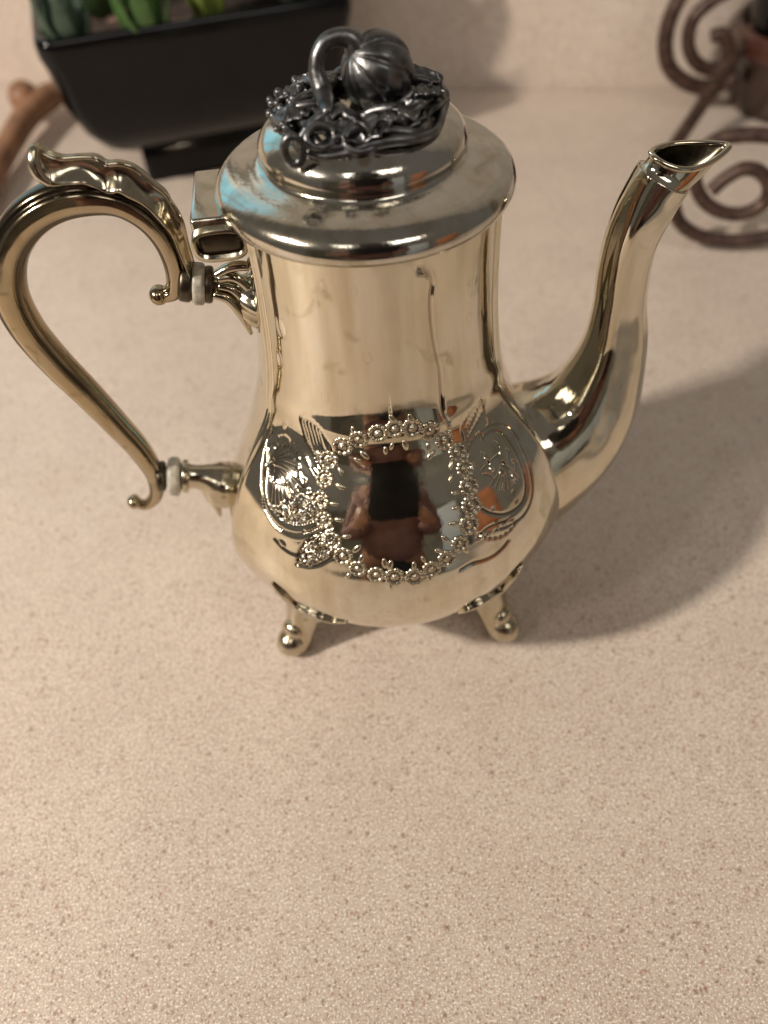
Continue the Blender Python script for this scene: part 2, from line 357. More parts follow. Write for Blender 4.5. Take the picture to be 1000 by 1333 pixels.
# left cartouche
stroke([(356, 556), (374, 553), (396, 571), (409, 596), (420, 616)], .0005, .00035)
stroke([(354, 567), (372, 564), (390, 583), (403, 606), (414, 624)], .0005, .00032, ridge=True)
stroke([(352, 560), (345, 585), (341, 612), (341, 640), (346, 664), (362, 686), (385, 695), (408, 690), (426, 677)], .0005, .0004, beads=.0011)
stroke([(350, 612), (347, 640), (353, 661), (369, 677), (391, 682), (414, 675)], .0005, .0004, beads=.0011)
stroke([(342, 650), (348, 672), (364, 692), (387, 702), (408, 698)], .0004, .0003, ridge=True)
for k, (x, y) in enumerate([(352, 652), (357, 658), (363, 662), (369, 662), (375, 658), (380, 650), (384, 641), (386, 631)]):
    stroke([(349, 604), ((349+x)/2+3, (604+y)/2-4), (x, y)], .00045, .0004)
for x, y in [(361, 581), (368, 578), (377, 580), (384, 587), (388, 597), (387, 608), (389, 619)]:
    stroke([(351, 602), ((351+x)/2, (602+y)/2-3), (x, y)], .0005, .0003)
    dome(x+1, y+1, .0013, .0004)
stroke([(350, 598), (349, 583), (356, 577), (362, 584)], .0005, .00045)
for p in [(362, 571), (376, 576), (366, 688), (396, 692), (344, 624)]: dome(*p, .0008, -.0003)
dome(356, 628, .0012, .0007); dome(372, 624, .0010, .0006); dome(394, 628, .0019, .0005); dome(401, 642, .0016, .0005)
stipple([(356, 664), (372, 652), (386, 640), (400, 650), (412, 652), (420, 668), (408, 676), (385, 680), (366, 674)], n=1300, amp=.0003)
# left leaves
stroke([(391, 545), (396, 565), (402, 586), (414, 604)], .00055, .0005)
stroke([(391, 545), (404, 550), (416, 560), (424, 572), (432, 586), (431, 600)], .0005, .00045)
for a, b in [((396, 551), (412, 596)), ((400, 551), (417, 597)), ((405, 554), (421, 596)), ((410, 558), (425, 595)), ((415, 564), (428, 594))]:
    stroke([a, ((a[0]+b[0])/2-1, (a[1]+b[1])/2+3), b], .0004, .0004)
stroke([(387, 735), (390, 716), (402, 702), (420, 692), (432, 688)], .0005, .0005)
stroke([(387, 735), (402, 738), (420, 733), (434, 722), (441, 708)], .0005, .0005)
stroke([(389, 733), (410, 718), (436, 700)], .0005, .0004, ridge=True)
stipple([(388, 733), (392, 715), (404, 702), (430, 692), (440, 706), (430, 724), (408, 736)], n=900, amp=.0003)
stroke([(358, 702), (372, 716), (386, 722), (398, 716)], .0006, .0004); dome(367, 708, .0016, .0004)
# right cartouche
stroke([(606, 597), (614, 578), (628, 561), (646, 552), (664, 556), (678, 574)], .0005, .0004)
stroke([(628, 572), (640, 562), (654, 563), (667, 581), (678, 603), (685, 632), (680, 654), (662, 668), (640, 668), (624, 660)], .0006, .00045)
stroke([(672, 568), (684, 592), (692, 618), (693, 645), (684, 668), (664, 684), (646, 690)], .0005, .0004)
stroke([(668, 566), (680, 592), (688, 618), (689, 642), (680, 662), (662, 677), (646, 682)], .0005, .0003, ridge=True)
for x, y in [(640, 632), (646, 636), (652, 638), (658, 638), (664, 635), (670, 631), (676, 624)]:
    stroke([(655, 602), ((655+x)/2+2, (602+y)/2), (x, y)], .00045, .0004)
for a, b in [((627, 590), (636, 604)), ((636, 604), (628, 612)), ((640, 600), (650, 592)), ((630, 618), (642, 624)), ((645, 575), (650, 590)), ((660, 585), (662, 598)), ((668, 600), (672, 612)), ((630, 575), (626, 566))]:
    stroke([a, ((a[0]+b[0])/2+2, (a[1]+b[1])/2-2), b], .0005, .0004)
for p in [(636, 549), (622, 568), (672, 652), (668, 640), (642, 662)]: dome(*p, .0009, -.0003)
dome(655, 615, .0016, .0005); dome(640, 610, .0012, .0005); dome(668, 622, .0012, .0005); dome(633, 596, .0011, .0005)
stroke([(628, 519), (618, 531), (607, 545), (601, 560), (604, 574)], .0005, .0004)
stroke([(628, 519), (630, 531), (625, 546), (616, 562), (608, 576)], .0005, .0004)
for a, b in [((625, 527), (607, 568)), ((622, 530), (604, 562)), ((627, 534), (611, 570))]: stroke([a, b], .0004, .00035)
stroke([(622, 695), (636, 700), (652, 698), (664, 690), (672, 680)], .0006, .0004, beads=.0022)
stroke([(622, 700), (634, 688), (652, 680), (668, 676)], .0005, .0003)
stroke([(600, 742), (616, 733), (628, 730), (642, 724), (654, 714), (662, 704)], .0006, .00045)
for p in [(657, 682), (648, 690), (637, 696), (628, 699)]: dome(*p, .0011, .0004)
# dots above the wreath, lumps of small leaves round it
for i, y in enumerate([519, 524, 529, 534, 540, 546]): dome(507+i*.4, y, .0004+.00012*i, -.00035)
# the wavy crease down the neck and some dents
stroke([(545, 349), (556, 352), (562, 364), (560, 390), (561, 418), (565, 450), (572, 482), (574, 510), (576, 536), (584, 550)], .0011, .00042)
dome(366, 427, .0036, .00035); dome(364, 467, .0024, -.0003); dome(372, 552, .0020, .0002)
for p in [(423, 517), (478, 466), (461, 379), (618, 366), (611, 415), (420, 372), (412, 395)]: dome(*p, .0014+.0006*rng.random(), .00006)
stroke([(548, 349), (559, 351), (566, 364), (564, 390), (565, 418), (569, 450), (576, 482), (578, 510), (580, 534)], .0006, .00022, ridge=True)
G[:, :] = np.clip(G, 0, 1)
m = (VV > SF[-1]*.58) ; G[m] *= .55
rz = np.random.default_rng(7)
for k in range(26):
    fu, fv = rz.uniform(40, 260, 2); RR = RR+.0012/(fu+fv)*rz.uniform(.3, 1)*np.sin(fu*UU+rz.uniform(0, 6))*np.sin(fv*VV+rz.uniform(0, 6))*smooth_((VV-.03)/.02)
RB = RR+H
X = np.sin(AA)*RB; Y = -np.cos(AA)*RB
me = grid_mesh('pot_body', np.stack([X, Y, ZZ], -1), cap=False)
at = me.attributes.new('groove', 'FLOAT', 'POINT'); at.data.foreach_set('value', G.reshape(-1).astype(np.float32))
BODY = link('body', me, M_body, POT)
me = lathe('pot_base_ring', [(.0, .0262), (.026, .0262), (.030, .0268), (.030, .0285), (.0, .0285)], 64); link('base_plate', me, M_part, POT)

# wreath of chased flowers and small buds round the plain shield
def flower_mesh():
    nr, nv = 12, 60; ph = np.linspace(0, 2*np.pi, nv, endpoint=False); V = []
    for i in range(nr):
        t = (i+.001)/(nr-1); lob = np.abs(np.cos(5*ph))**.5
        r = .0026*t*(1+.10*(lob-.5)*t)
        h = .0011*math.exp(-(t/.30)**2)+.00085*np.exp(-((t-.72)/.20)**2)*(.55+.45*lob)-.0002+(.0 if t < .99 else -.0006)
        V.append(np.stack([r*np.cos(ph), r*np.sin(ph), h+0*ph], -1))
    me = grid_mesh('flower', np.array(V), cap=False); me.materials.append(M_flower)
    T = np.repeat(np.linspace(0, 1, nr)[:, None], nv, 1); L = np.abs(np.cos(5*ph))[None]
    gv = np.clip(np.exp(-((T-.46)/.10)**2)*.8+np.clip((T-.86)/.1, 0, 1)+np.exp(-(L/.30)**2)*(T > .5)*.8, 0, 1)
    at = me.attributes.new('groove', 'FLOAT', 'POINT'); at.data.foreach_set('value', gv.reshape(-1).astype(np.float32))
    me.polygons.foreach_set('use_smooth', [True]*len(me.polygons)); return me
M_flower = silver('silver_chased', base=(.72, .67, .55), rough=(.20, .34), stain=.8, seed=2, scale=4, crev=True, dark=(.09, .07, .045))
FLM = flower_mesh()
BUD = ball('bud', .001, 2, (.95, 2.0, .55)); BUD.materials.append(M_flower); BUD.polygons.foreach_set('use_smooth', [True]*len(BUD.polygons))
def surf(px, py):
    a, z = body_hit(px, py); e = 1e-4
    def P(a, z): r = float(body_r(z, a)); return np.array([math.sin(a)*r, -math.cos(a)*r, z])
    p = P(a, z); n = np.cross(P(a+.01, z)-p, P(a, z+.0006)-p); n /= np.linalg.norm(n)
    if n@p < 0: n = -n
    return p, n, P(a, z+.0006)-p
def place(name, me, px, py, rot=0, s=1.0, lift=0.0, parent=POT):
    p, n, up = surf(px, py); up = up/np.linalg.norm(up); sd = np.cross(up, n)
    o = bpy.data.objects.new(name, me); COL.objects.link(o); o.parent = parent
    p = p+n*lift
    M4 = Matrix(((sd[0], up[0], n[0], p[0]), (sd[1], up[1], n[1], p[1]), (sd[2], up[2], n[2], p[2]), (0, 0, 0, 1)))
    o.matrix_local = M4 @ Matrix.Rotation(rot, 4, 'Z') @ Matrix.Diagonal((s, s, 1, 1)); return o
FL = [(514, 558), (492, 564), (467, 572), (446, 581), (428, 599), (423, 623), (417, 651), (422, 677), (433, 704), (447, 724), (466, 740), (490, 748), (514, 751), (540, 751), (562, 741), (582, 727), (599, 708), (611, 683), (614, 658), (611, 633), (606, 610), (596, 588), (579, 573), (560, 561), (537, 557)]
cx0, cy0 = 516, 655
for i, (x, y) in enumerate(FL):
    place('flower', FLM, x, y, random.random()*6, 1.28+.2*random.random())
    a = math.atan2(-(y-cy0), (x-cx0))
    for k, (dist, off) in enumerate(((-17, .0), (11, .35 if i % 2 else -.3))):
        if k and i % 2: continue
        x2, y2 = x+(1.12*dist*math.cos(a+off*.5)), y-(1.12*dist*math.sin(a+off*.5))+(4 if k == 0 else 0)
        x2 += (random.random()-.5)*5+ (6 if i % 2 else -5)*(.8 if abs(math.sin(a)) > .6 else .1); 
        place('bud', BUD, x2, y2, a-math.pi/2+random.uniform(-.5, .5), .75+.35*random.random(), .0)

# collar under the lid, lid
LID = np.array([[.0375, .1885], [.0408, .1887], [.0424, .1893], [.0432, .1906], [.0434, .1922], [.0430, .1938], [.0418, .1955], [.0395, .1970], [.0360, .1981], [.0325, .1990], [.0296, .2000], [.0290, .2009], [.0293, .2019], [.0292, .2038], [.0280, .2062], [.0255, .2084], [.0210, .2103], [.0140, .2117], [.0060, .2123], [.0002, .2124]])
me = lathe('lid', LID, 160, 130); lid = link('lid', me, M_lid, POT); lid.location.x = -.0008
0 and None
me = lathe('lid_neck_rim', [(.0385, .1815), (.0393, .1822), (.0395, .184), (.0390, .1858), (.0386, .1886), (.0380, .1892)], 128, 30); link('neck_rim', me, M_body, POT) if 0 else None

# handle: fluted C-scroll
def poly3(pts, y=0.0): return [tuple(PL(px, py, y)) for px, py, *_ in pts]
HC = [(213, 384, 3.0, 3.6), (226, 378, 3.6, 4.2), (229, 352, 4.2, 4.9), (215, 312, 4.6, 5.4), (190, 281, 5.2, 6.0), (155, 261, 5.6, 6.4), (112, 254, 5.9, 6.6), (68, 264, 6.0, 6.7), (32, 290, 6.0, 6.7), (11, 330, 6.0, 6.6), (12, 378, 6.1, 6.6), (34, 424, 6.0, 6.5), (70, 468, 5.8, 6.4), (112, 510, 5.4, 6.1), (152, 552, 5.0, 5.7), (184, 588, 4.5, 5.1), (203, 622, 3.7, 4.4), (202, 646, 2.9, 3.6), (189, 657, 2.2, 2.8), (175, 653, 2.0, 2.5)]
S_ = [1/4.45]*len(HC)
def flute(ph, t):
    return 1+.10*np.cos(2*ph)**2*0-.13*np.exp(-((np.abs(np.sin(ph))-.72)/.10)**2)-.05*np.exp(-((np.abs(np.sin(ph))-1)/.05)**2)
pp = poly3(HC)
me = sweep('handle', pp, [h[2]*.001*(.80 if q < 6 else .93) for q, h in enumerate(HC)], [h[3]*.001*(.80 if q < 6 else .93) for q, h in enumerate(HC)], flute, 170, 64)
# dark oxide lies in the flutes and over the upper outside of the handle
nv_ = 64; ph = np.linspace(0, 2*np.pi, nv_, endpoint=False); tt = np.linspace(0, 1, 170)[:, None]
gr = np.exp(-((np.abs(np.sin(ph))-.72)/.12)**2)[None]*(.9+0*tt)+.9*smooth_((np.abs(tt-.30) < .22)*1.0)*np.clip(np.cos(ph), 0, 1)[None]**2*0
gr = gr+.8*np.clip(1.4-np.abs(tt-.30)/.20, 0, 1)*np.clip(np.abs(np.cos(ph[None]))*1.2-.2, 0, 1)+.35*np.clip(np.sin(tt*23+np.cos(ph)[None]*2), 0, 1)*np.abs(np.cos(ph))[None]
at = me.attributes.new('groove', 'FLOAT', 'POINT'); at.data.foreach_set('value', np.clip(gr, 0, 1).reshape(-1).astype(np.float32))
HANDLE = link('handle', me, M_handle, POT)
for (px, py, r) in ((207, 384, .0031), (175, 653, .0028)):
    b = link('handle_terminal', ball('handle_terminal', r, 3, (1, 1.15, 1)), M_handle, HANDLE); b.location = tuple(PL(px, py, -.0005))
# acanthus leaf standing on the handle
LO = [(58, 236), (66, 246), (86, 243), (108, 241), (124, 248), (140, 256), (154, 252), (168, 260), (182, 268), (196, 278), (210, 292), (222, 308), (232, 330), (242, 352), (250, 372)]
HI = [(46, 192), (58, 201), (78, 208), (102, 207), (124, 208), (138, 216), (152, 215), (170, 219), (186, 230), (202, 244), (215, 254), (224, 270), (236, 290), (243, 318), (253, 350)]
n = 90; lo = spline(np.array([PL(*p, -.0052) for p in LO]), n); hi = spline(np.array([PL(*p, -.0010) for p in HI]), n)
rows = []
for side in (0, 1):
    ks = np.linspace(0, 1, 12) if side == 0 else np.linspace(1, 0, 12)
    for k in ks:
        P = lo*(1-k)+hi*k
        vein = .0004*np.sin(np.linspace(0, 26, n)+k*3)*(1-k*.4)
        P = P+np.array([0, 1, 0])*((vein+.0013*math.sin(k*math.pi)+.0002)+(side*.0014))[:, None]
        if k < .05: P = P+np.array([0, .0006, 0])
        rows.append(P)
V = np.array(rows).transpose(1, 0, 2)
LEAF = link('leaf_crest', grid_mesh('leaf_crest', V), M_part, HANDLE)
link('leaf_edge', tube('leaf_edge', hi[::3]+np.array([0, .0008, 0]), [.0011]+[.0008]*28+[.0006], 120, 10), M_part, LEAF)
tp = PL(46, 192, 0.0); tl = PL(66, 244, -.004)
link('leaf_tip', tube('leaf_tip', [PL(66, 240, -.0045), PL(52, 228, -.0040), PL(44, 210, -.003), PL(46, 194, -.001), PL(56, 199, .0)], [.0010, .0017, .0016, .0013, .0007], 40, 14), M_part, LEAF)
# far side of the leaf
V2 = V.copy(); V2[..., 1] = .0020-V2[..., 1]
link('leaf_crest', grid_mesh('leaf_crest_back', V2, flip=True), M_part, HANDLE)

# insulating discs and sockets
def disc(px0, py0, px1, py1, rad, thick, m, name, parent=POT, y=0.0, bulge=.3):
    a = PL(px0, py0, y); b = PL(px1, py1, y); ax = Vector(b-a).normalized()
    c = (a+b)/2; t = thick
    me = lathe(name, [(.0003, -t/2), (rad*.8, -t/2), (rad*.97, -t*.33), (rad, 0), (rad*.97, t*.33), (rad*.8, t/2), (.0003, t/2)], 48, 24)
    o = link(name, me, m, parent); o.location = tuple(c); o.rotation_euler = ax.to_track_quat('Z', 'Y').to_euler(); return o
disc(236, 366, 249, 368, .0062, .0046, M_darkmetal, 'collar')
disc(250, 369, 268, 370, .0066, .0042, M_ivory, 'insulator')
disc(266, 370, 278, 371, .0058, .0030, M_darkmetal, 'collar')
disc(205, 620, 216, 620, .0062, .0034, M_darkmetal, 'collar')
disc(217, 620, 238, 620, .0078, .0048, M_ivory, 'insulator')
disc(237, 620, 247, 620, .0068, .0026, M_part, 'collar')
SK = [(242, 620, 6.4), (250, 620, 5.4), (260, 621, 5.6), (270, 623, 7.0), (279, 626, 9.2), (290, 630, 10.5), (308, 632, 10.0)]
link('socket', sweep('lower_socket', poly3(SK), [s[2]*.00095 for s in SK], [s[2]*.00085 for s in SK], lambda ph, t: 1+.06*np.cos(6*ph)*t, 60, 48), M_part, POT)
for pts, rr in (([(270, 634), (280, 652), (287, 671)], [3.4, 2.8, .9]),):
    link('socket_leaf', sweep('socket_leaf', [PL(*p, -.003) for p in pts], [r*.001*.8 for r in rr], [r*.001*.8 for r in rr], None, 24, 20), M_part, POT)
SK = [(272, 371, 5.2), (284, 371, 5.0), (296, 373, 5.6), (308, 377, 7.0), (318, 381, 10.5), (330, 384, 13), (340, 386, 14)]
link('socket', sweep('upper_socket', poly3(SK), [s[2]*.00070 for s in SK], [s[2]*.00062 for s in SK], lambda ph, t: 1+.12*np.cos(8*ph)*t, 60, 64), M_part, POT)
for k, (pts, rr) in enumerate((([(278, 382), (296, 388), (314, 408), (327, 434)], [2.0, 2.0, 2.0, .8]), ([(284, 372), (302, 376), (318, 394), (331, 422)], [1.4, 1.7, 1.6, .6]), ([(284, 362), (304, 360), (320, 372), (334, 398)], [1.6, 2.0, 1.8, .7]), ([(280, 358), (300, 348), (318, 346), (334, 350)], [1.6, 1.9, 1.8, 1.2]))):
    link('socket_leaf', sweep('socket_leaf', [PL(*p, -.004+.0004*k) for p in pts], [r*.0008 for r in rr], [r*.0010 for r in rr], None, 30, 16), M_part, POT)

# hinge
h0 = PL(286, 322, -.013)
hg = rbox('hinge_block', .0150, .030, .0095, .0012, 3); hinge = link('hinge', hg, M_lid, POT)
hinge.location = (-.0440, .003, .1860)
def dprism(name, w_, h_, ln, thick=.0011):
    ph = np.linspace(0, 2*np.pi, 60, endpoint=False); sq = lambda v, p: np.sign(v)*np.abs(v)**p
    o_ = np.stack([w_/2*sq(np.cos(ph), .6), 0*ph, h_/2*sq(np.sin(ph), .75)], -1); i_ = o_*np.array([1-2*thick/w_, 1, 1-2*thick/h_])
    e = np.array([0, ln/2, 0]); V = np.array([i_+e*.6, i_-e, i_*1.02-e, o_-e, o_+e, i_+e])
    return grid_mesh(name, V, cap=True)
kn = link('hinge_barrel', dprism('hinge_barrel', .0158, .0098, .0335), M_part, hinge); kn.location = (-.0002, -.0012, -.0022)
link('hinge_pin', rbox('hinge_pin', .0125, .0320, .0066, .0016), M_darkmetal, hinge).location = (0, -.001, -.0022)

# spout
SP = [  # left edge, right edge of the tube in the photograph
    ((630, 528), (668, 672)), ((676, 515), (728, 642)), ((712, 499), (768, 608)), ((740, 474), (800, 575)), ((757, 441), (818, 530)), ((769, 404), (828, 480)),
    ((778, 370), (833, 420)), ((784, 335), (840, 366)), ((793, 302), (850, 322)), ((809, 262), (866, 288)), ((826, 232), (880, 261)), ((839, 212), (889, 247))]
pts, ra = [], []
for a, b in SP:
    A_, B_ = PL(*a), PL(*b); pts.append((A_+B_)/2); ra.append(np.linalg.norm(B_-A_)/2)
pts = [np.array(p) for p in pts]
for i_ in range(len(pts)):
    t_ = pts[min(i_+1, len(pts)-1)]-pts[max(i_-1, 0)]; t_ /= np.linalg.norm(t_); A_, B_ = PL(*SP[i_][0]), PL(*SP[i_][1]); v_ = (B_-A_)/2; ra[i_] = np.linalg.norm(v_-t_*(v_@t_))*.97
def facet(ph, t):
    return 1+.04*np.cos(6*ph)*smooth_(t*3)*smooth_((1-t)*5)
for _ in range(2):
    q_ = [pts[0]]+[(pts[i-1]+2*pts[i]+pts[i+1])/4 for i in range(1, len(pts)-1)]+[pts[-1]]; pts[1:5] = q_[1:5]
    a_ = [ra[0]]+[(ra[i-1]+2*ra[i]+ra[i+1])/4 for i in range(1, len(ra)-1)]+[ra[-1]]; ra[1:6] = a_[1:6]
rb = np.array(ra)*np.interp(np.arange(len(ra)), [0, 3, 8, 11], [.92, .86, .90, .95])
n_ = 190
SPM = sweep('spout', pts, ra, rb, facet, n_, 96)
bm = bmesh.new(); bm.from_mesh(SPM)
caps = [f for f in bm.faces if len(f.verts) > 10]; bmesh.ops.delete(bm, geom=caps, context='FACES_ONLY'); bm.to_mesh(SPM); bm.free()
SPOUT = link('spout', SPM, M_spout, POT)
md = SPOUT.modifiers.new('wall', 'SOLIDIFY'); md.thickness = .0009; md.offset = -1
# pouring lip: a leaf-shaped open mouth
c0 = np.array(pts[-1]); T0 = np.array(pts[-1])-np.array(pts[-3]); T0 /= np.linalg.norm(T0)
nb_ = np.array([0, 1.0, 0]); na_ = np.cross(nb_, T0)       # na_ : towards the left/top of the tube
rl, rbk = ra[-1], rb[-1]
tipP, backP = PL(949, 190), PL(849, 202)
ph = np.linspace(0, 2*np.pi, 72, endpoint=False)            # 0 = back (pot side), pi = tip
rim_pts = []
for a in ph:
    k = (1-math.cos(a))/2
    base = backP*(1-k)+tipP*k
    wd_ = rbk*.76*abs(math.sin(a))**.9*(1-.55*k**2)*(1 if math.sin(a) > 0 else -1)
    sag = (-.0030 if math.sin(a) < 0 else -.0002)*math.sin(a)**2
    rim_pts.append(base+np.array([0, 1, 0])*wd_+np.array([-.0, 0, 1])*sag)
rim_pts = np.array(rim_pts)
SS = spline(np.c_[np.array(pts), ra, rb], n_)
Tn = np.gradient(SS[:, :3], axis=0)[-1]; Tn /= np.linalg.norm(Tn); nbn = nb_-Tn*(Tn@nb_); nbn /= np.linalg.norm(nbn); nan = np.cross(nbn, Tn)
# orientation of the tube's ring so that angle 0 faces the back
sgn = 1 if (nan@(backP-SS[-1, :3])) > 0 else -1
ring0 = np.array([SS[-1, :3]+nan*sgn*ra[-1]*math.cos(a)+nbn*rb[-1]*math.sin(a) for a in ph])
rows = []
for k in np.linspace(0, 1, 14): rows.append(ring0*(1-k)+rim_pts*k+np.array([0, 0, -.0008])*math.sin(k*math.pi))
cen = rim_pts.mean(0)
for k, dz in ((.985, .0004), (.95, .0002), (.90, -.0005)): rows.append(cen+(rim_pts-cen)*k+np.array([0, 0, dz]))
for k in np.linspace(0.1, 1, 10): rows.append((cen+(rim_pts-cen)*(.90))*(1-k)+(SS[-1, :3]+(ring0-SS[-1, :3])*.82)*k+np.array([0, 0, -.0016])*math.sin(k*math.pi*.6))
rows.append(SS[-6, :3]+(ring0-SS[-1, :3])*.78)
link('pouring_lip', grid_mesh('pouring_lip', np.array(rows[:17]), cap=False), M_spout, SPOUT)
link('spout_throat', grid_mesh('spout_throat', np.array(rows[16:]), cap=False), plain('tarnished_throat', (.16, .14, .10), .3, 1., nscale=300, var=.5), SPOUT)
rp = np.r_[rim_pts, rim_pts[:2]]
link('lip_bead', tube('lip_bead', rp[::3], .00095, 120, 10), M_spout, SPOUT)
col = [SS[-1, :3]+nan*ra[-1]*1.03*math.cos(a)+nbn*rb[-1]*1.03*math.sin(a) for a in np.linspace(0, 2*np.pi, 33)]
# flange where the spout joins the belly
fl = []
a0 = SS[9, :3]
T1 = SS[12, :3]-SS[6, :3]; T1 /= np.linalg.norm(T1)

# feet
def foot(az, strap, parent=POT):
    F = empty('foot'); F.parent = parent; F.rotation_euler = (0, 0, az)     # local -y points outwards
    leg = [(0, -.046, .0365), (0, -.0505, .0315), (0, -.0545, .0235), (0, -.0575, .0150), (0, -.0600, .0090), (0, -.0620, .0060)]
    link('leg', sweep('foot_leg', leg, [.0062, .0060, .0054, .0047, .0046, .0048], [.0115, .0104, .0086, .0074, .0068, .0060], lambda ph, t: 1+.10*np.cos(4*ph), 50, 32, normal=(1, 0, 0)), M_part, F)
    link('toe', ball('toe', .0074, 3, (.95, 1.15, .98)), M_part, F).location = (0, -.0615, .0072)
    link('knob', ball('knob', .0044, 3, (1.2, .8, 1.1)), M_part, F).location = (0, -.0615, .0150)
    def on(a, z, lift=.0004):
        r = float(body_r(z, az+a))+lift; return (math.sin(a)*r, -math.cos(a)*r, z)
    def wid(k): return lambda ph, t: 1+.12*np.cos(6*ph)
    for P in strap:      # strap leaves spreading over the belly
        Q = [on(a-az, z) for a, z in P]
        link('strap_leaf', sweep('strap_leaf', Q, np.interp(np.linspace(0, 1, len(Q)), [0, .3, .7, 1], [.0018, .0024, .0017, .0005]), np.interp(np.linspace(0, 1, len(Q)), [0, .6, 1], [.0016, .0013, .0005]), wid(0), 50, 24, normal=(0, -.6, -.8)), M_part, F)
    link('knee', ball('knee', .0058, 3, (1.2, .8, .85)), M_part, F).location = on(0, .0400, .0)
    return F
def hits(P):
    out = []
    for x, y in P:
        h = None; k = 0
        while h is None: h = body_hit(x+(512-x)*k*.01, y+(640-y)*k*.01); k += 1
        out.append(h)
    return out
SL = hits([(398, 801), (384, 788), (368, 772), (355, 758)]), hits([(398, 801), (416, 806), (434, 808), (452, 809)])
SR = hits([(640, 782), (654, 766), (668, 748), (680, 732)]), hits([(640, 782), (628, 791), (612, 797), (598, 800)])
faz = math.atan2(-.0463, .042), math.atan2(.0463, .042)
# azimuth 0 = front; rotation about z that carries -y to that azimuth is +azimuth
for a, st_ in ((faz[0]-R(4), SL), (faz[1]-R(4), SR)):
    foot(a, st_); foot(a+math.pi, [[(q+math.pi, z) for q, z in P] for P in st_])

# finial: melon on a bed of vines
ZT = .2122
def fin_on(r, a, lift=0.):
    z = np.interp(r, LID[::-1, 0][:9], LID[::-1, 1][:9]); return np.array([r*math.cos(a)-.0008, r*math.sin(a), z+lift])
MC = PL(491, 93, .001)
def melon():
    nu, nv = 60, 96; th = np.linspace(.001, math.pi-.001, nu); ph = np.linspace(0, 2*np.pi, nv, endpoint=False)
    rib = 1-.085*np.exp(-((((ph/(2*np.pi)*9) % 1)-.5)/.10)**2)
    rr = .0097*(1+.0*th)[:, None]*(1-(1-rib)[None]*np.sin(th)[:, None]**.5)
    return grid_mesh('melon', np.stack([rr*np.sin(th)[:, None]*np.cos(ph), rr*np.sin(th)[:, None]*np.sin(ph), rr*np.cos(th)[:, None]*.98+0*ph], -1), cap=False, flip=True)
FIN = link('melon_finial', melon(), M_dark, POT); FIN.location = tuple(MC); FIN.rotation_euler = (R(14), R(-52), R(10))
def local_tube(name, P, r, n=40, nv=12, par=POT, m=M_dark): return link(name, tube(name, P, r, n, nv), m, par)
local_tube('stem', [PL(468, 72, .0), PL(458, 52, .0), PL(441, 48, .0), PL(424, 55, .0), PL(414, 74, -.001), PL(413, 96, -.002), PL(420, 118, -.004), PL(424, 132, -.007), PL(428, 150, -.013)], [.0036, .0026, .0021, .0020, .0020, .0022, .0026, .0026, .0016], 60, 16)
rd = random.Random(11)
for j, (r0, amp, lift, rad) in enumerate(((.0232, .0012, .0010, .0014), (.0212, .0022, .0018, .0013), (.0165, .0028, .0020, .0013), (.0120, .0022, .0024, .0015))):
    P = []
    for i in range(25):
        a = i/24*2*np.pi; P.append(fin_on(r0+amp*math.sin(a*(5+j)+j*1.3), a, lift+.0012*math.sin(a*(4+j)+j)))
    P[-1] = P[0]; local_tube('vine', P, rad, 200, 10)
for i in range(11):      # crossing stems
    a = i/16*2*np.pi+rd.uniform(-.12, .12); b = a+rd.choice([-1, 1])*rd.uniform(.25, .7)
    P = [fin_on(.0235, a, .0012), fin_on(.0195, a+(b-a)*.3, .0034+rd.uniform(-.0005, .001)), fin_on(.0150, a+(b-a)*.65, .0040), fin_on(.0100, b, .0032)]
    local_tube('tendril', P, [.0012, .0011, .0012, .0013], 36, 9)
def leaf3(sz, name='vine_leaf'):
    n1, n2 = 20, 14; V = []
    for i in range(n1):
        t = i/(n1-1); wd_ = sz*.42*math.sin(math.pi*t**.8)**.8*(1+.18*math.sin(t*22))+.0001; row = []
        for k in range(n2):
            s = k/(n2-1)*2-1; row.append((s*wd_, t*sz-sz*.1, sz*(.16*abs(s)**1.5-.10*(2*t-1)**2)+.0002*math.sin(t*40)*(1-abs(s))))
        V.append(row)
    V = np.array(V); W_ = V.copy(); W_[..., 2] -= .0007
    return grid_mesh(name, np.concatenate([V, W_[:, ::-1]], 1))
LF = leaf3(.0095); LF.materials.append(M_dark); LF.polygons.foreach_set('use_smooth', [True]*len(LF.polygons))
for a, r, tw, s, tilt in ((2.9, .015, .3, .9, .0), (2.4, .016, -.4, .8, .0), (.15, .015, .2, 1.1, .05), (.55, .015, -.3, .9, .05), (-.35, .015, .4, 1.0, .05), (-.75, .015, -.6, .9, .0), (3.6, .016, .1, .8, .0), (4.3, .0190, 1.3, 1.0, -.2), (5.0, .0185, -1.3, 1.0, -.2), (4.65, .0150, .3, .9, .1), (5.5, .0195, -1.5, .95, -.15), (3.9, .0195, 1.6, .8, -.1), (1.4, .014, .2, .9, .0), (-1.2, .016, 1.1, .8, -.1)):
    o = bpy.data.objects.new('vine_leaf', LF); COL.objects.link(o); o.parent = POT
    o.location = tuple(fin_on(r, a, .0036)); o.rotation_euler = Euler((tilt-.12, .15*math.sin(a*5), a-math.pi/2+tw)); o.scale = (s, s, s)
GB = ball('berry', .0013, 2); GB.materials.append(M_dark); GB.polygons.foreach_set('use_smooth', [True]*len(GB.polygons))
for i in range(34):     # bunch of berries on the left
    a = math.pi+rd.uniform(-.75, .5); r = rd.uniform(.0165, .0250)
    o = bpy.data.objects.new('berry', GB); COL.objects.link(o); o.parent = POT; s = rd.uniform(.7, 1.15); o.scale = (s, s, s)
    o.location = tuple(fin_on(r, a, .0026+rd.uniform(-.0006, .0022)))
c = PL(382, 196, -.0225)    # small loop hanging at the left front
